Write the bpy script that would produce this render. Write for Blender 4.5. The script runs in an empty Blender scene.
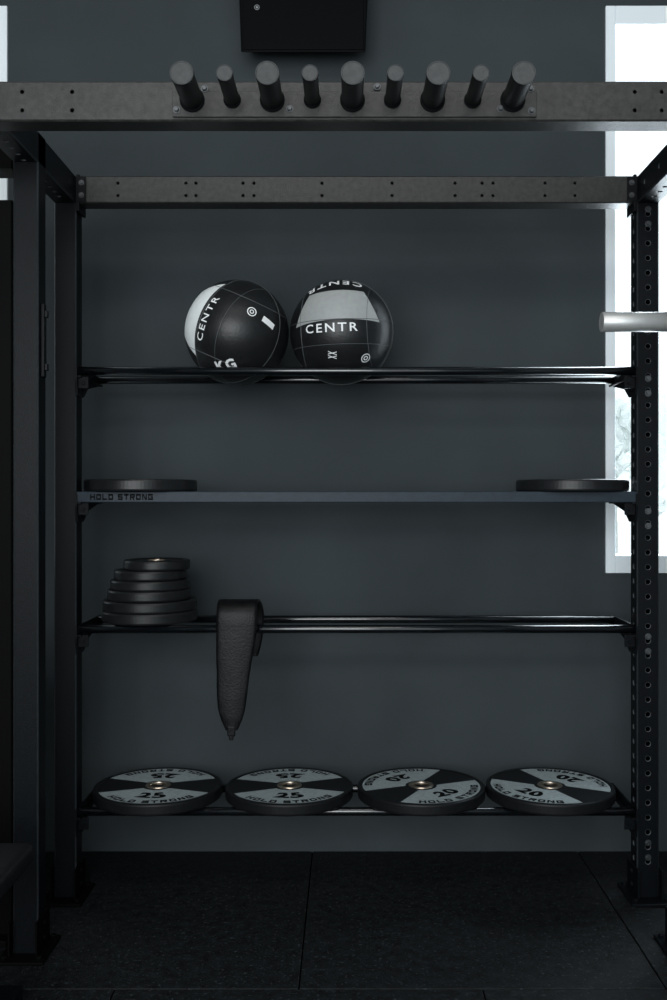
import bpy, bmesh, math, random
from mathutils import Vector, Matrix
F=972.0; VX=348.0; VY=495.0; H=1.375
def PX(px,Y): return (px-VX)*Y/F
def PZ(py,Y): return H+(VY-py)*Y/F
coll=bpy.context.scene.collection

# ---------------- materials
def mat(name,col,rough=0.5,metal=0.0,noise=0.0,nscale=40,bump=0.0,bscale=300,spec=0.5,coat=0.0,speck=None):
    m=bpy.data.materials.new(name); m.use_nodes=True
    nt=m.node_tree; b=nt.nodes['Principled BSDF']
    b.inputs['Roughness'].default_value=rough; b.inputs['Metallic'].default_value=metal
    b.inputs['Specular IOR Level'].default_value=spec
    b.inputs['Coat Weight'].default_value=coat
    tc=nt.nodes.new('ShaderNodeTexCoord')
    n=nt.nodes.new('ShaderNodeTexNoise'); n.inputs['Scale'].default_value=nscale; n.inputs['Detail'].default_value=5
    nt.links.new(tc.outputs['Object'],n.inputs['Vector'])
    r=nt.nodes.new('ShaderNodeValToRGB')
    r.color_ramp.elements[0].position=0.3; r.color_ramp.elements[1].position=0.7
    r.color_ramp.elements[0].color=tuple(c*(1-noise) for c in col)+(1,)
    r.color_ramp.elements[1].color=tuple(min(1,c*(1+noise)) for c in col)+(1,)
    nt.links.new(n.outputs['Fac'],r.inputs['Fac']); out=r.outputs['Color']
    if speck:
        n3=nt.nodes.new('ShaderNodeTexNoise'); n3.inputs['Scale'].default_value=90; n3.inputs['Detail'].default_value=3
        nt.links.new(tc.outputs['Object'],n3.inputs['Vector'])
        r3=nt.nodes.new('ShaderNodeValToRGB'); r3.color_ramp.elements[0].position=0.60; r3.color_ramp.elements[1].position=0.70
        nt.links.new(n3.outputs['Fac'],r3.inputs['Fac'])
        mx=nt.nodes.new('ShaderNodeMix'); mx.data_type='RGBA'; mx.inputs[7].default_value=tuple(speck)+(1,)
        nt.links.new(r3.outputs['Color'],mx.inputs[0]); nt.links.new(out,mx.inputs[6]); out=mx.outputs[2]
    nt.links.new(out,b.inputs['Base Color'])
    if bump>0:
        n2=nt.nodes.new('ShaderNodeTexNoise'); n2.inputs['Scale'].default_value=bscale; n2.inputs['Detail'].default_value=2
        nt.links.new(tc.outputs['Object'],n2.inputs['Vector'])
        bp=nt.nodes.new('ShaderNodeBump'); bp.inputs['Strength'].default_value=bump; bp.inputs['Distance'].default_value=0.002
        nt.links.new(n2.outputs['Fac'],bp.inputs['Height']); nt.links.new(bp.outputs['Normal'],b.inputs['Normal'])
    return m
M_wall=mat('wall_paint',(0.043,0.052,0.0555),0.8,noise=0.14,nscale=2.0,bump=0.15,bscale=180,spec=.10)
M_side=mat('side_wall_paint',(0.20,0.22,0.23),0.8,noise=0.05,nscale=3)
M_ceil=mat('ceiling_paint',(0.25,0.26,0.27),0.8,noise=0.05,nscale=3)
M_floor=mat('rubber_floor',(0.0062,0.0078,0.0088),0.6,noise=0.6,nscale=30,bump=0.8,bscale=220,spec=0.2,speck=(.038,.044,.048))
M_seam=mat('floor_underlay',(0.001,0.001,0.001),0.9,spec=.05)
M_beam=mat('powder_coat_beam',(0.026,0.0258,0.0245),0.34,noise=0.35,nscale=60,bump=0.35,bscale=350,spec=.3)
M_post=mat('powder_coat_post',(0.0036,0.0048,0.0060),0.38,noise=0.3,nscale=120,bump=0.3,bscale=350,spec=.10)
M_edge=mat('powder_coat_edge_highlight',(0.020,0.023,0.026),0.32,noise=0.3,nscale=120,spec=.5)  # lighter copy of the post paint: highlights painted onto the chamfers
M_lip=mat('punched_hole_edge',(0.065,0.073,0.080),0.5,noise=.1,spec=.3)
M_tube=mat('powder_coat_tube',(0.003,0.004,0.005),0.18,noise=0.2,nscale=120,bump=0.04,bscale=350,spec=.8)
M_shelf=mat('shelf_steel',(0.019,0.029,0.040),0.4,noise=0.15,nscale=60,bump=0.3,bscale=350,spec=.18)
M_black=mat('matt_black',(0.002,0.002,0.002),0.6,spec=.05)
M_bolt=mat('bolt_steel',(0.09,0.095,0.10),0.35,metal=0.8)
M_cap=mat('grip_cap',(0.052,0.055,0.056),0.6,noise=0.15,nscale=80,bump=0.3,spec=.2)
M_grip=mat('grip_rubber',(0.0050,0.0055,0.006),0.45,noise=0.2,nscale=80,bump=0.3,spec=.12)
M_rub=mat('plate_rubber',(0.006,0.007,0.008),0.42,noise=0.2,nscale=70,bump=0.2,bscale=250,spec=.2)
M_rub2=mat('plate_urethane',(0.009,0.010,0.011),0.33,noise=0.2,nscale=70,bump=0.15,bscale=250,spec=.28)
M_grey=mat('plate_grey_inlay',(0.29,0.34,0.35),0.5,noise=0.18,nscale=90)
M_steel=mat('hub_steel',(0.66,0.56,0.45),0.3,metal=1.0,noise=0.1)
M_chrome=mat('brushed_chrome',(0.56,0.57,0.56),0.45,metal=0.6,noise=0.05)
M_leather=mat('ball_leather',(0.009,0.010,0.011),0.38,noise=0.2,nscale=60,bump=0.28,bscale=120,spec=.38)
M_ballw=mat('ball_white_panel',(0.78,0.82,0.82),0.5,noise=0.04,nscale=60,bump=0.1,bscale=120)
M_ballg=mat('ball_grey_panel',(0.33,0.345,0.34),0.5,noise=0.05,nscale=60,bump=0.1,bscale=120)
M_white=mat('white_print',(0.85,0.87,0.87),0.5)
M_dimw=mat('dim_print',(0.30,0.32,0.33),0.5)
M_seamb=mat('ball_seam',(0.06,0.065,0.068),0.5)
M_belt=mat('belt_leather',(0.0048,0.0048,0.0052),0.40,noise=0.45,nscale=40,bump=0.4,bscale=140,spec=.16)
M_belt2=mat('belt_edge_highlight',(0.026,0.026,0.025),0.42,noise=0.5,nscale=40,bump=0.3,bscale=160,spec=.3)  # edge highlight painted in as a lighter leather colour
M_frame=mat('window_frame_paint',(0.84,0.91,0.94),0.5)
M_spk=mat('speaker_plastic',(0.002,0.0022,0.0026),0.5,bump=0.3,bscale=500,spec=.05)
M_pad=mat('bench_vinyl',(0.008,0.008,0.0085),0.45,noise=0.2,bump=0.4,bscale=150,spec=.15)
M_ground=mat('outdoor_ground',(0.80,0.82,0.80),0.9,noise=0.1,nscale=0.8)
M_leaf=mat('outdoor_foliage',(0.84,0.89,0.88),0.9,noise=0.08,nscale=3)
M_bark=mat('outdoor_bark',(0.5,0.52,0.51),0.9,noise=0.3,nscale=6)
M_glass=bpy.data.materials.new('window_glass'); M_glass.use_nodes=True
nt=M_glass.node_tree; nt.nodes.clear()
o=nt.nodes.new('ShaderNodeOutputMaterial'); mx=nt.nodes.new('ShaderNodeMixShader'); mx.inputs[0].default_value=0.05
t=nt.nodes.new('ShaderNodeBsdfTransparent'); g=nt.nodes.new('ShaderNodeBsdfGlossy'); g.inputs['Roughness'].default_value=0.05
nt.links.new(t.outputs[0],mx.inputs[1]); nt.links.new(g.outputs[0],mx.inputs[2]); nt.links.new(mx.outputs[0],o.inputs[0])

# ---------------- helpers
def mk(name,verts,faces,mats,parent=None,smooth=False,midx=None):
    me=bpy.data.meshes.new(name); me.from_pydata([tuple(v) for v in verts],[],faces)
    for m in (mats if isinstance(mats,list) else [mats]): me.materials.append(m)
    if midx:
        for p,i in zip(me.polygons,midx): p.material_index=i
    if smooth:
        for p in me.polygons: p.use_smooth=True
    me.update()
    ob=bpy.data.objects.new(name,me); coll.objects.link(ob)
    if parent is not None: attach(ob,parent)
    return ob
def attach(ob,parent):
    # geometry is given in world space; every ancestor is an unrotated object
    ob.parent=parent
    l=Vector((0,0,0)); p=parent
    while p is not None: l+=p.matrix_parent_inverse.translation+p.location; p=p.parent
    ob.matrix_parent_inverse=Matrix.Translation(-l)
def empty(name,loc,label=None,cat=None,group=None,parent=None):
    e=bpy.data.objects.new(name,None); e.empty_display_size=0.1; coll.objects.link(e)
    e.location=loc
    if parent is not None: attach(e,parent)
    if label: e["label"]=label; e["category"]=cat
    if group: e["group"]=group
    return e
def boxgeo(x0,x1,y0,y1,z0,z1,b=0.0,seg=2):
    bm=bmesh.new(); bmesh.ops.create_cube(bm,size=1)
    for v in bm.verts:
        v.co=Vector(((x0+x1)/2+v.co.x*(x1-x0),(y0+y1)/2+v.co.y*(y1-y0),(z0+z1)/2+v.co.z*(z1-z0)))
    if b>0: bmesh.ops.bevel(bm,geom=bm.edges[:],offset=b,segments=seg,affect='EDGES',profile=0.5)
    bm.verts.index_update()
    V=[v.co.copy() for v in bm.verts]; Fc=[[v.index for v in f.verts] for f in bm.faces]; bm.free(); return V,Fc
def join(*geos):
    V=[];Fc=[];
    for g in geos:
        o=len(V); V+=list(g[0]); Fc+=[[i+o for i in f] for f in g[1]]
    return V,Fc
def box(name,*a,m=None,parent=None,b=0.003):
    V,Fc=boxgeo(*a,b=b); return mk(name,V,Fc,m,parent)
def lathegeo(prof,n,mp=lambda x,y,z:(x,y,z),close=False):
    V=[];Fc=[];S=[]
    for (r,z) in prof:
        for k in range(n):
            a=2*math.pi*k/n; V.append(Vector(mp(r*math.cos(a),r*math.sin(a),z)))
    m=len(prof)
    for i in range(m if close else m-1):
        j=(i+1)%m
        for k in range(n):
            k2=(k+1)%n; Fc.append([i*n+k,i*n+k2,j*n+k2,j*n+k]); S.append(i)
    if not close:
        Fc.append(list(range(n))[::-1]); S.append(0)
        Fc.append([(m-1)*n+k for k in range(n)]); S.append(m-2)
    return V,Fc,S
def hexbolt(x,y,z,dirv,r=0.009,h=0.006):
    d=Vector(dirv).normalized(); q=d.to_track_quat('Z','Y')
    mp=lambda a,b,c: Vector((x,y,z))+q@Vector((a,b,c))
    g1=lathegeo([(r*1.35,0),(r*1.35,0.0015)],16,mp); g2=lathegeo([(r,0.0015),(r,h*0.8),(r*0.8,h)],6,mp)
    return join((g1[0],g1[1]),(g2[0],g2[1]))
def perf(name,w,d,L,holes,mp,m,parent=None,ch=0.004):
    """hollow rectangular steel section with real punched holes"""
    V=[];Fc=[];MI=[]
    def add(p): V.append(Vector(mp(*p))); return len(V)-1
    def face(f,i=0): Fc.append(f); MI.append(i)
    N=16
    sides={'f':(w,lambda a,l,i:(a,-d/2+i,l)),'b':(w,lambda a,l,i:(-a,d/2-i,l)),
           'l':(d,lambda a,l,i:(-w/2+i,-a,l)),'r':(d,lambda a,l,i:(w/2-i,a,l))}
    for s,(W,P) in sides.items():
        a0=-W/2+ch; a1=W/2-ch
        zs,cols,r=holes.get(s,([],1,0.008)); zs=sorted(zs); half=r*1.6
        cur=0
        for z in zs:
            if z-half>cur+1e-5:
                face([add(P(a0,cur,0)),add(P(a1,cur,0)),add(P(a1,z-half,0)),add(P(a0,z-half,0))])
            cw=(a1-a0)/cols
            for c in range(cols):
                b0=a0+c*cw;b1=b0+cw; l0=z-half;l1=z+half; ca=(b0+b1)/2
                out=[];mid=[];inn=[];inn2=[]
                for k in range(N):
                    q,f=divmod(k,N//4); f=f/(N//4)
                    pt=[(b0+(b1-b0)*f,l0),(b1,l0+(l1-l0)*f),(b1-(b1-b0)*f,l1),(b0,l1-(l1-l0)*f)][q]
                    an=math.radians(225)+2*math.pi*k/N; ca_,sa=math.cos(an),math.sin(an)
                    out.append(add(P(pt[0],pt[1],0)))
                    mid.append(add(P(ca+(r+.0016)*ca_,z+(r+.0016)*sa,0)))
                    inn.append(add(P(ca+r*ca_,z+r*sa,0.001)))
                    inn2.append(add(P(ca+r*ca_,z+r*sa,0.004)))
                for k in range(N):
                    k2=(k+1)%N
                    face([out[k],out[k2],mid[k2],mid[k]]); face([mid[k],mid[k2],inn[k2],inn[k]],1); face([inn[k],inn[k2],inn2[k2],inn2[k]],1)
            cur=z+half
        face([add(P(a0,cur,0)),add(P(a1,cur,0)),add(P(a1,L,0)),add(P(a0,L,0))])
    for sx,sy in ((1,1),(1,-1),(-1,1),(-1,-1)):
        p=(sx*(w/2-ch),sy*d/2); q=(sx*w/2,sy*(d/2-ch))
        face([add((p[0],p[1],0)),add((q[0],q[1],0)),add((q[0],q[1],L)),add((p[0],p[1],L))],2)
    for l in (0,L):
        face([add(p) for p in ((-w/2+ch,-d/2,l),(w/2-ch,-d/2,l),(w/2,-d/2+ch,l),(w/2,d/2-ch,l),(w/2-ch,d/2,l),(-w/2+ch,d/2,l),(-w/2,d/2-ch,l),(-w/2,-d/2+ch,l))])
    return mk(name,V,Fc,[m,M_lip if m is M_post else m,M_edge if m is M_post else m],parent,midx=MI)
def textgeo(s,size,bold=0.0,sub=False,space=1.0,width=None,height=None):
    cu=bpy.data.curves.new('tmp','FONT'); cu.body=s; cu.size=size; cu.align_x='CENTER'; cu.align_y='CENTER'
    cu.offset=bold; cu.resolution_u=3; cu.space_character=space
    ob=bpy.data.objects.new('tmp',cu); coll.objects.link(ob)
    dg=bpy.context.evaluated_depsgraph_get(); me=bpy.data.meshes.new_from_object(ob.evaluated_get(dg))
    bm=bmesh.new(); bm.from_mesh(me)
    xs=[v.co.x for v in bm.verts]; ys=[v.co.y for v in bm.verts]
    cx=(min(xs)+max(xs))/2; cy=(min(ys)+max(ys))/2
    kx=width/(max(xs)-min(xs)) if width else 1; ky=height/(max(ys)-min(ys)) if height else 1
    for v in bm.verts: v.co.x=(v.co.x-cx)*kx; v.co.y=(v.co.y-cy)*ky
    bmesh.ops.triangulate(bm,faces=bm.faces[:])
    if sub:
        for _ in range(2):
            es=[e for e in bm.edges if e.calc_length()>0.008]
            if es: bmesh.ops.subdivide_edges(bm,edges=es,cuts=1)
        bmesh.ops.triangulate(bm,faces=bm.faces[:])
    bm.verts.index_update()
    V=[v.co.copy() for v in bm.verts]; Fc=[[v.index for v in f.verts] for f in bm.faces]
    bm.free(); bpy.data.objects.remove(ob); bpy.data.curves.remove(cu); bpy.data.meshes.remove(me)
    return V,Fc
# wide squared block lettering, built stroke by stroke
def blocktext(s,width,height,st=.24,gap=.26,tf=.80):
    t=st; tx=t*tf; m0,m1=.5-t*.42,.5+t*.42; c=.14
    L=(0,0,tx,1); R=(1-tx,0,1,1); T=(0,1-t,1,1); B=(0,0,1,t); M=(0,m0,1,m1)
    LU=(0,m0,tx,1); LD=(0,0,tx,m1); RU=(1-tx,m0,1,1); RD=(1-tx,0,1,m1)
    ch={'H':[L,R,M],'O':[(0,c,tx,1-c),(1-tx,c,1,1-c),(c*.7,1-t,1-c*.7,1),(c*.7,0,1-c*.7,t),'cor'],'L':[L,B],
        'D':[L,(0,1-t,1-c*.7,1),(0,0,1-c*.7,t),(1-tx,c,1,1-c),'corR'],'S':[T,M,B,LU,RD],'T':[T,((1-tx)/2,0,(1+tx)/2,1)],
        'R':[L,T,M,RU,[(.42,m0),(.42+tx*1.2,m0),(1,0),(1-tx*1.2,0)]],'N':[L,R,[(0,1),(tx*1.2,1),(1,0),(1-tx*1.2,0)]],
        'G':[T,L,B,RD,(.5,m0,1,m1)],' ':[]}
    V=[];Fc=[]; x=0
    def quad(p): o=len(V); V.extend(p); Fc.append([o,o+1,o+2,o+3])
    for k in s:
        wch=.45 if k==' ' else 1
        for r in ch[k]:
            if isinstance(r,list): quad([Vector((x+a,b,0)) for a,b in r])
            elif r=='cor' or r=='corR':
                a=c*.7
                cs=[((1-a,1),(1,1-c),(1-tx,1-c),(1-a,1-t)),((1-a,0),(1,c),(1-tx,c),(1-a,t))]
                if r=='cor': cs+=[((a,1),(0,1-c),(tx,1-c),(a,1-t)),((a,0),(0,c),(tx,c),(a,t))]
                for q in cs: quad([Vector((x+p[0],p[1],0)) for p in q])
            else:
                n=max(1,int((r[2]-r[0])/.2))
                for i in range(n):
                    a=r[0]+(r[2]-r[0])*i/n; b=r[0]+(r[2]-r[0])*(i+1)/n
                    quad([Vector((x+a,r[1],0)),Vector((x+b,r[1],0)),Vector((x+b,r[3],0)),Vector((x+a,r[3],0))])
        x+=wch+gap
    tot=x-gap
    for v in V: v.x=(v.x/tot-.5)*width; v.y=(v.y-.5)*height
    return V,Fc
def shade(o):
    for p in o.data.polygons:
        if len(p.vertices)==4: p.use_smooth=True

# ---------------- setting
WY=3.754
def structure(ob): ob["kind"]="structure"; return ob
wx0,wx1=PX(605,WY),PX(605,WY)+1.05; wz0,wz1=PZ(573,WY),PZ(7,WY)
lx1=PX(8,WY); lx0=lx1-1.05
g=[boxgeo(-3.5,lx0,WY,WY+.2,-.05,3.9),boxgeo(lx1,wx0,WY,WY+.2,-.05,3.9),boxgeo(wx1,3.5,WY,WY+.2,-.05,3.9)]
for a,b in ((lx0,lx1),(wx0,wx1)):
    g+= [boxgeo(a,b,WY,WY+.2,-.05,wz0),boxgeo(a,b,WY,WY+.2,wz1,3.9)]
structure(mk('wall_back',*join(*g),M_wall))
structure(box('wall_left',-3.7,-3.5,-2.5,WY+.2,-.05,3.9,m=M_side,b=0))
structure(box('wall_right',3.5,3.7,-2.5,WY+.2,-.05,3.9,m=M_side,b=0))
structure(box('ceiling',-3.7,3.7,-2.5,WY+.2,3.9,4.0,m=M_ceil,b=0))
geos=[]; tx,ty=1.024,1.0; gx=-0.137; gy=2.706
base=boxgeo(-3.5,3.5,-2.5,WY,-0.05,-0.006)
ys=[(gy,WY)]+[(gy-k-1,gy-k) for k in range(5)]+[(-2.5,gy-5)]
for ri,(a,b) in enumerate(ys):
    off=gx if ri%2==0 else gx-tx/2
    k=-5
    while True:
        x0=off+k*tx; x1=x0+tx; k+=1
        if x0>3.5: break
        x0=max(x0,-3.5); x1=min(x1,3.5)
        if x1-x0<0.02: continue
        geos.append(boxgeo(x0+.002,x1-.002,a+.002,b-.002,-0.006,0.0,b=0.0025))
V,Fc=join(*geos); n=len(Fc); V,Fc=join((V,Fc),base)
structure(mk('floor',V,Fc,[M_floor,M_seam],midx=[0]*n+[1]*(len(Fc)-n)))
def window(name,a,b):
    w=.037
    fr=join(boxgeo(a,a+w,WY-.012,WY+.1,wz0,wz1,.003),boxgeo(b-w,b,WY-.012,WY+.1,wz0,wz1,.003),
      boxgeo(a+w,b-w,WY-.012,WY+.1,wz1-.072,wz1,.003),boxgeo(a+w,b-w,WY-.012,WY+.1,wz0,wz0+.068,.003),
      boxgeo(a+w,a+w+.012,WY+.03,WY+.08,wz0+.068,wz1-.072),boxgeo(b-w-.012,b-w,WY+.03,WY+.08,wz0+.068,wz1-.072))
    o=structure(mk(name,*fr,M_frame))
    box('glass_pane',a+w,b-w,WY+.052,WY+.056,wz0+.068,wz1-.072,m=M_glass,parent=o,b=0)
    return o
window('window_1',wx0,wx1); window('window_2',lx0,lx1)

# outside
gr=box('ground_outside',-30,30,4.2,60,-0.4,-0.3,m=M_ground,b=0); gr["kind"]="structure"
random.seed(4)
def tree(x,y,h,r):
    e=empty('tree',(x,y,-.3),'pale hazy tree standing outdoors beyond the window','tree','trees outside the window')
    V,Fc,_=lathegeo([(.12,-.3),(.08,h*.5),(.03,h*.9)],10,lambda a,b,c:(x+a,y+b,c)); mk('trunk',V,Fc,M_bark,e)
    bm=bmesh.new()
    for i in range(60):
        c=Vector((x+random.uniform(-1,1)*r*.6,y+random.uniform(-1,1)*r*.6,h*.6+random.uniform(-.32,.32)*h))
        bmesh.ops.create_icosphere(bm,subdivisions=2,radius=random.uniform(.08,.2)*r,matrix=Matrix.Translation(c)@Matrix.Diagonal((1,1,1.3,1)))
    for v in bm.verts: v.co+=Vector((random.uniform(-1,1),random.uniform(-1,1),random.uniform(-1,1)))*.1
    me=bpy.data.meshes.new('foliage'); bm.to_mesh(me); bm.free(); me.materials.append(M_leaf)
    ob=bpy.data.objects.new('foliage',me); coll.objects.link(ob); attach(ob,e)
for x,y,h,r in ((6.0,22,3.6,1.6),(9.6,24,4.0,1.6),(13.5,26,4.2,1.8)): tree(x,y,h,r)

# ---------------- RACK
RY=3.3; MY=2.895; FY=2.54; XL=-0.923; XR=0.981; PW=0.075; TOP=PZ(176,RY)
FOOT=0.01
rack=empty('storage_rack',(0,RY,0),'black steel gym storage rack with shelves against a dark wall','rack')
def bolt(x,y,z,d,r=.007,h=.006,m=None,parent=None):
    return mk('bolt',*hexbolt(x,y,z,d,r,h),m or M_bolt,parent or rack)
def post(xc,yf,ztop,front=True):
    holes=[0.12+0.05*k for k in range(int((ztop-.2)/.05))]
    hh={}
    if front: hh={k:(holes,1,.0085) for k in 'fblr'}
    else: hh={'l':(holes,1,.006),'r':([],1,.006)}
    perf('upright',PW,PW,ztop-FOOT,hh,lambda u,v,l:(xc+u,yf+PW/2+v,FOOT+l),M_post,rack)
    g=[boxgeo(xc-.07,xc+.07,yf-.06,yf+PW+.05,0,FOOT,.002)]
    for sx in(-1,1):
        g.append(hexbolt(xc+sx*.052,yf-.035,FOOT,(0,0,1),.01,.01))
        g.append(hexbolt(xc+sx*.052,yf+PW+.03,FOOT,(0,0,1),.01,.01))
    g.append(boxgeo(xc-PW/2-.006,xc-PW/2,yf-.03,yf+PW+.02,FOOT,.11,.001)); g.append(boxgeo(xc+PW/2,xc+PW/2+.006,yf-.03,yf+PW+.02,FOOT,.11,.001))
    for zz in(.04,.085): g.append(hexbolt(xc-PW/2-.006,yf+.04,zz,(-1,0,0))); g.append(hexbolt(xc+PW/2+.006,yf+.04,zz,(1,0,0)))
    mk('foot_plate',*join(*g),M_black if not front else M_post,rack)  # left plates share the paint; darker black stands in for shade there
post(XL-PW/2,RY,TOP,False); post(XR+PW/2,RY,TOP,True)
post(XL-PW/2,MY,TOP,False); post(XR+PW/2,MY,TOP); post(XR+PW/2+1.1,MY,TOP)
lz=PZ(342,MY+.06)
mk('latch',*join(boxgeo(XL,XL+.010,MY+.025,MY+.05,lz-.11,lz+.11,.002),boxgeo(XL+.010,XL+.018,MY+.03,MY+.045,lz-.09,lz-.07,.001),boxgeo(XL+.010,XL+.018,MY+.03,MY+.045,lz+.07,lz+.09,.001)),M_post,rack)
BH=0.092
def holesx(pxs,Y,x0): return [PX(p,Y)-x0 for p in pxs]
bx0=XL-0.004; bx1=XR+.004
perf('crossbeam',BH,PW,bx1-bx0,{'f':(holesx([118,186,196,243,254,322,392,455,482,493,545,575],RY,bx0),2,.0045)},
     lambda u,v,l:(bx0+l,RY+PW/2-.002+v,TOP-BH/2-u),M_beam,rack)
FH=0.1045; FTOP=PZ(81,FY); fx0,fx1=-1.5,2.12
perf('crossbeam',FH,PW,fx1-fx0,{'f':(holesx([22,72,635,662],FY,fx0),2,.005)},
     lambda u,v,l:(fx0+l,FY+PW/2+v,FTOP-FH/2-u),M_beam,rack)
SH=.092
for xc in (XL-PW/2,XR+PW/2):
    perf('side_beam',SH,PW,RY-FY-PW,{'f':([.1,.15,.3,.45,.6],1,.0075),'l':([.06+.05*k for k in range(12)],1,.0075),'r':([.06+.05*k for k in range(12)],1,.0075)},
       lambda u,v,l:(xc+v,FY+PW+l,TOP-SH/2-u),M_post,rack)
for s,xc in ((1,XL),(-1,XR)):
    a,b=(xc+.002,xc+.012) if s>0 else (xc-.012,xc-.002)
    g=[boxgeo(a,b,RY-.006,RY+PW+.004,TOP-.12,TOP+.004,.001)]
    g.append(boxgeo(min(xc-s*.0,xc+s*.035),max(xc,xc+s*.035),RY-.008,RY-.003,TOP-BH+.004,TOP-.004,.001))
    mk('corner_bracket',*join(*g),M_post,rack)
    for zz in (TOP-.025,TOP-.067): bolt(xc+s*.02,RY-.008,zz,(0,-1,0))
for zz in (.145,.195,.845,.895,1.27,1.32,1.72,1.77,2.295,2.345): bolt(XR+PW/2,RY-.001,zz,(0,-1,0),.008)

# shelves
BF,BR,RB=3.312,3.57,0.0145
def bracket(z,s,xc,parent):
    x0,x1=(xc,xc+.006) if s>0 else (xc-.006,xc)
    pr=[(RY-.012,z+.012),(BR+.03,z+.012),(BR+.03,z-.02),(RY+.13,z-.05),(RY+.075,z-.085),(RY-.0,z-.085),(RY-.012,z-.03)]
    V=[Vector((x0,y,zz)) for y,zz in pr]+[Vector((x1,y,zz)) for y,zz in pr]; n=len(pr)
    Fc=[list(range(n)),[n+i for i in range(n)][::-1]]+[[i,(i+1)%n,n+(i+1)%n,n+i] for i in range(n)]
    l0,l1=(xc,xc+.018) if s>0 else (xc-.018,xc)
    g=[(V,Fc),boxgeo(l0,l1,BF-.02,BR+.02,z-.024,z-.017,.001),
       boxgeo(min(xc,xc+s*.04),max(xc,xc+s*.04),RY+.005,RY+.011,z-.06,z-.02,.001)]
    for yy in (RY+.02,RY+.055):
        g.append(hexbolt(xc+s*.006,yy,z-.062,(s,0,0),.008))
    g.append(hexbolt(xc+s*.022,RY+.005,z-.042,(0,-1,0),.007))
    mk('bracket',*join(*g),M_post,parent)
Z1=PZ(371,BF); Z3=PZ(629,BF); Z4=.297
for z in (Z1,Z3,Z4):
    s=empty('shelf',(0,BF,z),parent=rack)
    for y in (BF,BR):
        V,Fc,_=lathegeo([(RB*.6,XL+.001),(RB,XL+.003),(RB,XR-.003),(RB*.6,XR-.001)],24,lambda a,b,c:(c,y+a,z+b))
        o=mk('shelf_bar',V,Fc,M_tube,s); shade(o)
    for sg,xc in ((1,XL),(-1,XR)): bracket(z,sg,xc,s)
zt,zb=PZ(491.5,RY),PZ(502.5,RY)
s=empty('shelf',(0,RY,zb),parent=rack)
V,Fc=join(boxgeo(XL+.001,XR-.001,RY-.006,RY+.034,zb,zt,.003),boxgeo(XL+.001,XR-.001,BR-.01,BR+.03,zb,zt,.003),boxgeo(XL+.001,XR-.001,RY+.03,BR-.008,zt-.006,zt-.001,0))
mk('shelf_board',V,Fc,M_shelf,s)
for sg,xc in ((1,XL),(-1,XR)): bracket(zb+.018,sg,xc,s)
V,Fc=blocktext('HOLD STRONG',.212,.0205,st=.28,gap=.30,tf=.85)
xc=PX(122,RY)
mk('lettering',[(xc+v.x,RY-.0068,(zt+zb)/2+v.y) for v in V],Fc,M_black,s)

# peg holder
ph=empty('peg_holder',(0,FY,PZ(104,FY)),parent=rack)
px0,px1=PX(173,FY),PX(536,FY); pzc=PZ(104,FY)
box('mounting_plate',px0,px1,FY-.008,FY,pzc-.036,pzc+.03,m=M_beam,parent=ph,b=.001)
for a,b in ((177,111),(530,90),(531,112),(377,88),(205,90),(290,110),(500,110)): bolt(PX(a,FY),FY-.008,PZ(b,FY),(0,-1,0),.007,.008,parent=ph)
PE=2.375
for i in range(9):
    R=.0295 if i%2==0 else .0205
    x=PX(182,PE)+i*(PX(523.5,PE)-PX(182,PE))/8; z=PZ(74,PE)
    pr=[(R*1.10,0),(R*1.10,.006),(R*.95,.006),(R*.95,.02),(R*.95,.150),(R,.151),(R,.1665),(R*.97,.1685),(R*.90,.1692),(R*.86,.1680),(.001,.1680)]
    V,Fc,S=lathegeo(pr,32,lambda a,b,c:(x+a,FY-.008-c*.98,z+b))
    o=mk('peg',V,Fc,[M_grip,M_cap],ph,midx=[1 if q>=6 else 0 for q in S])
    for p,q in zip(o.data.polygons,S):
        if len(p.vertices)==4 and q<7: p.use_smooth=True

# ---------------- big plates
D0=(BF+BR)/2
def plate_profile(R,T,hole,hub):
    rim=R*.945
    return [(hole,0.003),(hub,0.0025),(hub+.006,.004),(rim-.004,.004),(rim,.0),(R-.005,0),(R-.001,.003),(R,.008),(R,T-.008),(R-.001,T-.003),(R-.005,T),(rim,T),(rim-.004,T-.003),(hub+.006,T-.003),(hub,T-.0015),(hole,T-.003)]
RP=.2245; TP=.040
def make_plate(loc,num):
    e=empty('weight_plate',loc,None,None,'large weight plates on the bottom shelf')
    V,Fc,S=lathegeo(plate_profile(RP,TP,.0275,.048),96,close=True); b=mk('plate_body',V,Fc,M_rub); b.parent=e
    V,Fc,S=lathegeo([(.027,TP-.010),(.027,TP-.003),(.029,TP+.0012),(.042,TP+.0012),(.045,TP-.003),(.045,TP-.010)],64,close=True)
    h=mk('hub',V,Fc,M_steel); h.parent=e; h["label"]="steel centre hub ring"
    zi=TP-.0026
    for base in (-90,90):
        V=[];Fc=[]; n=40; a0,a1=base-66,base+66; r0,r1=.055,.2075
        for k in range(n+1):
            t=k/n
            ai=math.radians(a0+12+(a1-a0-24)*t); ao=math.radians(a0+(a1-a0)*t)
            V.append((r0*math.cos(ai),r0*math.sin(ai),zi)); V.append((r1*math.cos(ao),r1*math.sin(ao),zi))
        for k in range(n): Fc.append([2*k,2*k+1,2*k+3,2*k+2])
        i=mk('grey_inlay',V,Fc,M_grey); i.parent=e
        for txt,rb,wd,ht in (('HOLD STRONG',.1865,.315,.027),(num,.118,.094,.060)):
            if len(txt)==2: tv,tf=textgeo(txt,.05,.0026,width=wd,height=ht,space=1.12)
            else: tv,tf=blocktext(txt,wd,ht,st=.30,gap=.26,tf=.9)
            LV=[]
            for v in tv:
                ang=math.radians(base)+v.x/rb; r=rb-v.y
                LV.append((r*math.cos(ang),r*math.sin(ang),zi+.0006))
            l=mk('lettering',LV,tf,M_black); l.parent=e
    return e
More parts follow.
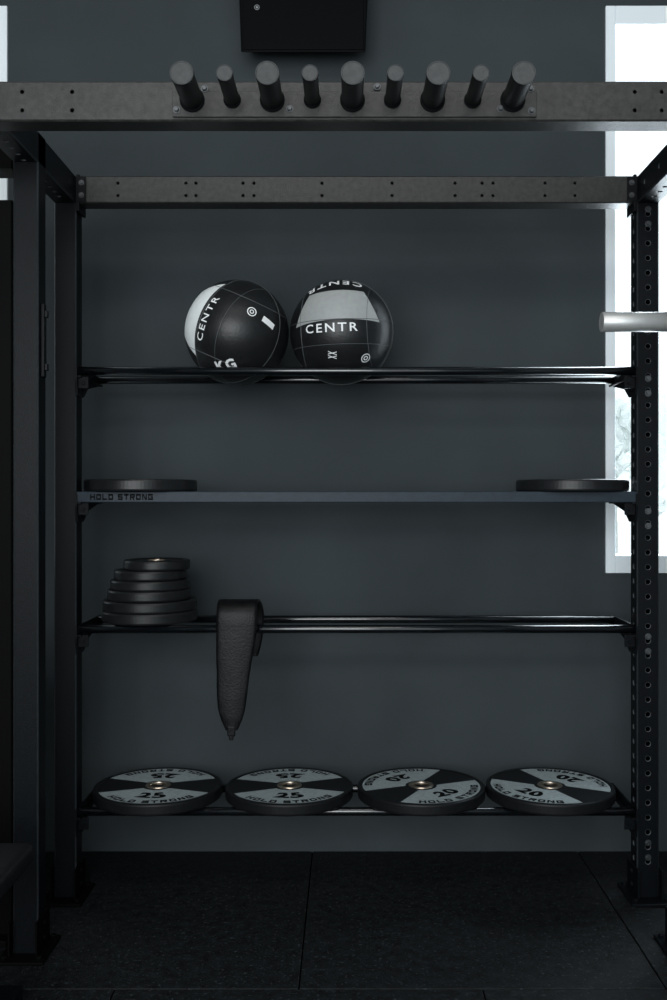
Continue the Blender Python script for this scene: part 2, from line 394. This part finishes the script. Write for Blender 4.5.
zpl=Z4+RB+.0003
specs=[(158.5,0,'25','round black weight plate with grey inlay, lettering square to the front'),
(289.5,3,'25','round black weight plate with grey inlay and steel hub on bars'),
(421,42,'20','round black weight plate marked 20 with grey inlay, turned'),
(549.5,-46,'20','round black weight plate marked 20, turned, beside the upright')]
protos={}
for px,rot,num,lab in specs:
    loc=(PX(px,D0),D0-.006,zpl)
    if num not in protos: protos[num]=e=make_plate(loc,num)
    else:
        src=protos[num]; e=src.copy(); coll.objects.link(e); e.location=loc
        for c in list(src.children):
            k=c.copy(); coll.objects.link(k); k.parent=e
    e.rotation_euler=(0,0,math.radians(rot)); e["label"]=lab; e["category"]="weight plate"

# ---------------- smaller plates
def small_plate(x,y,z,R,T,lab,grp):
    e=empty('weight_plate',(x,y,z),lab,'weight plate',grp)
    rim=R*.84
    pr=[(.03,.002),(.045,.002),(.05,.005),(rim-.006,.005),(rim,0),(R-.006,0),(R-.002,.002),(R,.007),(R,T-.007),(R-.002,T-.002),(R-.006,T),(rim,T),(rim-.006,T-.005),(.05,T-.005),(.045,T-.002),(.03,T-.002)]
    V,Fc,S=lathegeo(pr,96,close=True); b=mk('plate_body',V,Fc,M_rub2); b.parent=e
    V,Fc,S=lathegeo([(.0255,.001),(.031,.001),(.031,T-.001),(.0255,T-.001)],40,close=True); h=mk('hub',V,Fc,M_steel); h.parent=e; h["label"]="steel centre hub ring"
z=Z3+RB+.0003
for px,w,t in ((150,96,.038),(150,94,.037),(149.5,84,.036),(150.5,80,.034),(150.5,73,.034),(157,67,.034)):
    small_plate(PX(px,D0),D0,z,w/2*D0/F*.98,t,'black rubber weight plate lying flat in a stack on shelf bars' if px!=157 else 'smallest black weight plate lying on top of the stack','stacked weight plates on the shelf bars')
    z+=t+.0002
for px in (141.5,571.5):
    small_plate(PX(px,D0),D0-.01,zt+.0005,.196,.041,'single black rubber weight plate lying flat on the solid shelf','weight plates on the flat shelf')

# ---------------- balls
RBALL=.184
def ball(px,lab,spec):
    hgt=math.sqrt((RBALL+RB+.0008)**2-((BR-BF)/2)**2)
    C=Vector((PX(px,D0),D0,Z1+hgt))
    e=empty('medicine_ball',(C.x,C.y,C.z-RBALL),lab,'medicine ball','medicine balls on the upper shelf')
    cam=Vector((0,0,H)); n=(cam-C).normalized(); right=Vector((0,0,1)).cross(n).normalized(); up=n.cross(right)
    Rp=52
    def tang(dx,dy,rot):
        a,b=dx/Rp,dy/Rp; c=(right*a+up*b+n*math.sqrt(max(0.001,1-a*a-b*b))).normalized()
        e1=(right-c*right.dot(c)).normalized(); e2=c.cross(e1)
        r=math.radians(rot); return c,e1*math.cos(r)+e2*math.sin(r),-e1*math.sin(r)+e2*math.cos(r)
    def wrap(fr,s,t,off):
        c,e1,e2=fr; rho=math.hypot(s,t)
        if rho<1e-9: d=c
        else:
            th=rho/RBALL; d=c*math.cos(th)+(e1*s+e2*t)/rho*math.sin(th)
        return C+d*(RBALL+off)
    bm=bmesh.new(); bmesh.ops.create_uvsphere(bm,u_segments=96,v_segments=48,radius=RBALL-.0006,matrix=Matrix.Translation(C))
    me=bpy.data.meshes.new('ball_body'); bm.to_mesh(me); bm.free(); me.materials.append(M_leather)
    for p in me.polygons: p.use_smooth=True
    b=bpy.data.objects.new('ball_body',me); coll.objects.link(b); attach(b,e)
    P=spec['panel']; fr=tang(*P['at']); nu,nv=40,20; V=[];Fc=[]
    for i in range(nu+1):
        for j in range(nv+1):
            u=-1+2*i/nu; v=j/nv
            hw=P['w0']*(1-v)+P['w1']*v
            t=P['t0']+(P['t1']-P['t0'])*v - P.get('sag',0)*u*u*(1-v)
            V.append(wrap(fr,u*hw,t,.0004))
    for i in range(nu):
        for j in range(nv):
            a=i*(nv+1)+j; Fc.append([a,a+nv+1,a+nv+2,a+1])
    mk('coloured_panel',V,Fc,P['mat'],e,smooth=True)
    for txt,at,wd,ht,bo in spec['text']:
        fr=tang(*at); tv,tf=textgeo(txt,.05,bo,True,1.3,width=wd,height=ht)
        mk('printed_lettering',[wrap(fr,v.x,v.y,.0010) for v in tv],tf,M_white,e)
    for at,r0,r1 in spec['rings']:
        fr=tang(*at); G=[]
        for ra,rb in ((r0,r1),(r0*.35,r0*.6)):
            N=32; V=[];Fc=[]
            for k in range(N):
                a=2*math.pi*k/N
                V+= [wrap(fr,ra*math.cos(a),ra*math.sin(a),.001),wrap(fr,rb*math.cos(a),rb*math.sin(a),.001)]
            for k in range(N): k2=(k+1)%N; Fc.append([2*k,2*k+1,2*k2+1,2*k2])
            G.append((V,Fc))
        mk('round_emblem',*join(*G),M_white,e)
    for at,w,h in spec['tags']:
        fr=tang(*at); N=8; V=[];Fc=[]
        for i in range(N+1):
            V+= [wrap(fr,-w+2*w*i/N,-h,.001),wrap(fr,-w+2*w*i/N,h,.001)]
        for i in range(N): Fc.append([2*i,2*i+2,2*i+3,2*i+1])
        mk('white_tag',V,Fc,M_white,e)
    G=[]
    c,e1,e2=tang(*spec['seam'])
    axes=[(e2,.13),(e2,-.32),(e1,.62),(e1,-.62),(c,.05)]
    for ax,h in axes:
        q=ax.to_track_quat('Z','Y'); rr=math.sqrt(1-h*h); N=96; V=[];Fc=[]; m=6
        for k in range(N):
            a=2*math.pi*k/N
            d=(q@Vector((rr*math.cos(a),rr*math.sin(a),h)))
            for l in range(m):
                bb=2*math.pi*l/m
                V.append(C+d*(RBALL-.0004+.0014*math.cos(bb))+ax*.0014*math.sin(bb))
        for k in range(N):
            k2=(k+1)%N
            for l in range(m):
                l2=(l+1)%m; Fc.append([k*m+l,k2*m+l,k2*m+l2,k*m+l2])
        G.append((V,Fc))
    mk('seam',*join(*G),M_seamb,e)
ball(237,'black medicine ball with white side panel and white printed lettering',
 dict(panel=dict(at=(-31,15,62),w0=.15,w1=.09,t0=.022,t1=.12,mat=M_ballw),
  text=[('CENTR',(-30,14,62),.162,.026,.0004),('KG',(-11,-31,24),.072,.042,.002),('KG',(22,-47,160),.06,.04,.002)],
  rings=[((14,20,0),.013,.0165)],tags=[((30,10,-28),.026,.0105)],seam=(-29,14,62)))
ball(341.8,'black medicine ball with grey top panel and white printed lettering',
 dict(panel=dict(at=(-6,6,3),w0=.165,w1=.11,t0=.024,t1=.142,sag=.01,mat=M_ballg),
  text=[('CENTR',(-11,5,2),.187,.030,.0006),('CENTR',(-8,47.6,180),.20,.038,.001),('XX',(-9,-21,90),.028,.030,.001),('XX',(-26,-46,0),.05,.03,.002)],
  rings=[((23,-24,0),.014,.017)],tags=[],seam=(-10,6,2)))

# ---------------- belt : (px left, px right, Y, Z)
def cr(p0,p1,p2,p3,t): return .5*((2*p1)+(-p0+p2)*t+(2*p0-5*p1+4*p2-p3)*t*t+(-p0+3*p1-3*p2+p3)*t**3)
def strap(name,ctl,th,m_,parent,bowk=.006,sub=4):
    data=[((PX(a,y)+PX(b,y))/2,y,zz,(PX(b,y)-PX(a,y))/2) for a,b,y,zz in ctl]
    res=[]
    for i in range(len(data)-1):
        q=[data[max(0,i-1)],data[i],data[i+1],data[min(len(data)-1,i+2)]]
        for k in range(sub): res.append([cr(q[0][j],q[1][j],q[2][j],q[3][j],k/sub) for j in range(4)])
    res.append(list(data[-1]))
    V=[];Fc=[];MI=[]; nW=14
    for i,(x,y,zz,w) in enumerate(res):
        a=res[max(0,i-1)];b=res[min(len(res)-1,i+1)]; ty_,tz=b[1]-a[1],b[2]-a[2]; L=math.hypot(ty_,tz); ny,nz=-tz/L,ty_/L
        for sgn,rng in ((-1,range(nW+1)),(1,range(nW,-1,-1))):
            for k in rng:
                u=-1+2*k/nW; edge=.7 if abs(u)>.99 else 1
                V.append((x+u*w,y+sgn*ny*th*edge+bowk*u*u,zz+sgn*nz*th*edge))
    m=2*(nW+1)
    for i in range(len(res)-1):
        for k in range(m):
            k2=(k+1)%m; Fc.append([i*m+k,i*m+k2,(i+1)*m+k2,(i+1)*m+k]); MI.append(1 if k in (nW,m-1) else 0)
    Fc.append(list(range(m))); Fc.append([(len(res)-1)*m+k for k in range(m)][::-1]); MI+=[0,0]
    o=mk(name,V,Fc,m_,parent,midx=MI)
    for p,i in zip(o.data.polygons,MI): p.use_smooth=(i==0)
    return o
belt=empty('lifting_belt',(PX(237,3.3),3.3,Z3),'black leather lifting belt folded over the shelf bar, hanging down','belt')
ctl=[(249,258,3.376,PZ(656,3.376)),(246,261,3.377,PZ(645,3.377)),(243,263,3.378,PZ(632,3.378)),(236,264,3.378,PZ(617,3.378)),(228,262.5,3.366,PZ(606,3.366)),
 (222,260,3.345,1.010),(219,258,3.320,1.013),(217.5,257,3.298,1.006),(216.5,257,3.281,.985),(216,257,3.275,.955),(216,256.5,3.273,.92),(216,255,3.271,.88),(216,252.5,3.269,.83),(216.5,250,3.267,.78),(216.5,248,3.265,.73),(217,246.5,3.263,.69),(218,245,3.262,.655),(220.5,242.5,3.261,.625),(223.5,239.5,3.261,.60),(225.5,237.5,3.261,.585)]
strap('belt_strap',ctl,.005,[M_belt,M_belt2],belt)
xb=PX(231.5,3.26)
mk('belt_tip',*join(boxgeo(xb-.014,xb+.013,3.255,3.266,.566,.60,.004),boxgeo(xb-.009,xb+.007,3.256,3.264,.552,.572,.003)),M_belt,belt)

# ---------------- barbell
BY=2.80; BZ=PZ(322,BY); x0=PX(601,BY)
bb=empty('barbell',(x0,BY,BZ),'chrome barbell resting in hooks on the rack uprights','barbell')
def lx(name,pr):
    V,Fc,_=lathegeo(pr,40,lambda a,b,c:(c,BY+a,BZ+b)); o=mk(name,V,Fc,M_chrome,bb)
    for p in o.data.polygons:
        if len(p.vertices)==4 and abs(p.normal.x)<.1: p.use_smooth=True
lx('sleeve',[(.024,x0+.001),(.0275,x0+.001),(.0285,x0+.002),(.0285,x0+.215)])
lx('collar',[(.038,x0+.215),(.040,x0+.218),(.040,x0+.232),(.038,x0+.235)])
lx('shaft',[(.0145,x0+.235),(.0145,x0+1.5)])
lx('collar',[(.038,x0+1.5),(.040,x0+1.503),(.040,x0+1.517),(.038,x0+1.52)])
lx('sleeve',[(.0285,x0+1.52),(.0285,x0+1.735)])
for xc in (XR+PW/2,XR+PW/2+1.1):
    mk('bar_hook',*join(boxgeo(xc-.03,xc+.03,BY-.03,MY-.001,BZ-.03,BZ-.016,.001),boxgeo(xc-.03,xc+.03,BY-.034,BY-.024,BZ-.03,BZ+.02,.001),boxgeo(xc-.03,xc+.03,MY-.012,MY-.001,BZ-.09,BZ+.05,.001)),M_post,rack)

# ---------------- speaker
SY=3.62
sp=empty('wall_speaker',(PX(303,SY),SY,PZ(47,SY)),'black rectangular loudspeaker mounted high on the dark wall','speaker')
sx0,sx1=PX(236.5,SY),PX(370,SY); sz0=PZ(52.5,SY); sz1=sz0+.32
pr=lambda sh,y,zz0,zz1:[(sx0+sh,y,zz0),(sx1-sh,y,zz0),(sx1-sh*.3,y,zz1),(sx0+sh*.3,y,zz1)]
V=[Vector(v) for v in pr(.016,SY,sz0,sz1)]+[Vector(v) for v in pr(.03,SY+.09,sz0+.055,sz1-.03)]
Fc=[[0,1,2,3],[7,6,5,4],[0,4,5,1],[1,5,6,2],[2,6,7,3],[3,7,4,0]]
ob=mk('cabinet',V,Fc,M_spk,sp); bv=ob.modifiers.new('b','BEVEL'); bv.width=.006; bv.segments=3
box('grille',sx0+.024,sx1-.024,SY-.004,SY+.002,sz0+.010,sz1-.012,m=M_spk,parent=sp,b=.002)
cx,cz=PX(257,SY),PZ(8,SY)
V,Fc,_=lathegeo([(.008,0),(.0095,0),(.0095,.002),(.008,.002)],32,lambda a,b,c:(cx+a,SY-.004-c,cz+b),close=True)
V2,F2,_=lathegeo([(.001,0),(.004,0),(.004,.002),(.001,.002)],16,lambda a,b,c:(cx+a,SY-.004-c,cz+b),close=True)
mk('round_emblem',*join((V,Fc),(V2,F2)),M_dimw,sp)
box('wall_mount',PX(303,SY)-.05,PX(303,SY)+.05,SY+.085,WY-.001,sz0+.10,sz0+.2,m=M_spk,parent=sp)

# ---------------- cable machine column beyond the rack
CYY=3.0; cxr=PX(12,CYY)
cm=empty('cable_machine',(cxr-.15,CYY+.1,0),'black steel cable machine column standing beside the rack','gym machine')
ctop=PZ(200,CYY); ct2=PZ(133,CYY)
perf('column',.12,.12,ctop-.02,{'r':([.3+.08*k for k in range(22)],1,.008)},lambda u,v,l:(cxr-.06+u,CYY+.06+v,.02+l),M_black,cm)
box('base_frame',cxr-.6,cxr,CYY-.05,CYY+.25,0,.02,m=M_black,parent=cm)
perf('column',.12,.12,ct2-.02,{},lambda u,v,l:(cxr-.54+u,CYY+.06+v,.02+l),M_black,cm)
box('top_arm',cxr-.48,cxr-.005,CYY+.01,CYY+.11,PZ(167,CYY),ct2,m=M_black,parent=cm)
box('weight_stack',cxr-.46,cxr-.14,CYY+.01,CYY+.15,.02,.9,m=M_rub,parent=cm)

# ---------------- bench
bnx=PX(35,2.56)
bn=empty('weight_bench',(bnx-.5,2.42,0),'flat black padded weight bench standing on the rubber floor','bench')
V,Fc=boxgeo(bnx-1.15,bnx,2.29,2.56,.405,.463,.018,4); mk('pad',V,Fc,M_pad,bn)
box('frame_rail',bnx-1.1,bnx-.05,2.395,2.455,.345,.405,m=M_post,parent=bn)
for xx in (bnx-.09,bnx-1.02):
    box('leg',xx-.03,xx+.03,2.395,2.455,.05,.345,m=M_post,parent=bn)
    box('foot',xx-.035,xx+.035,2.22,2.63,0,.05,m=M_post,parent=bn)

# ---------------- light
w=bpy.data.worlds.new('World'); bpy.context.scene.world=w; w.use_nodes=True
nt=w.node_tree; bg=nt.nodes['Background']; bg.inputs[0].default_value=(0.86,0.95,1.0,1); bg.inputs[1].default_value=1.5
def area(name,loc,rot,sx,sy,power,col):
    l=bpy.data.lights.new(name,'AREA'); l.shape='RECTANGLE'; l.size=sx; l.size_y=sy; l.energy=power; l.color=col
    o=bpy.data.objects.new(name,l); o.location=loc; o.rotation_euler=rot; coll.objects.link(o)
area('ceiling_lamp',(0,0.9,3.85),(math.radians(20),0,0),2.6,.9,38,(1,.97,.92))
area('room_window_light',(-1.0,-2.0,2.1),(math.radians(90),0,math.radians(-11)),3.2,2.4,155,(.95,.98,1))
area('window_light',(1.6,WY+.3,2.2),(math.radians(-90),0,0),1.0,2.1,75,(.8,.92,1))

cam=bpy.data.cameras.new('camera'); co=bpy.data.objects.new('camera',cam); coll.objects.link(co)
co.location=(0,0,H); co.rotation_euler=(math.radians(90),0,0)
cam.sensor_fit='VERTICAL'; cam.sensor_height=36; cam.lens=F*36/1000
cam.shift_x=-(VX-333.5)/1000; cam.shift_y=-(500-VY)/1000
cam.clip_start=.05
bpy.context.scene.camera=co
bpy.context.scene.view_settings.view_transform='Standard'
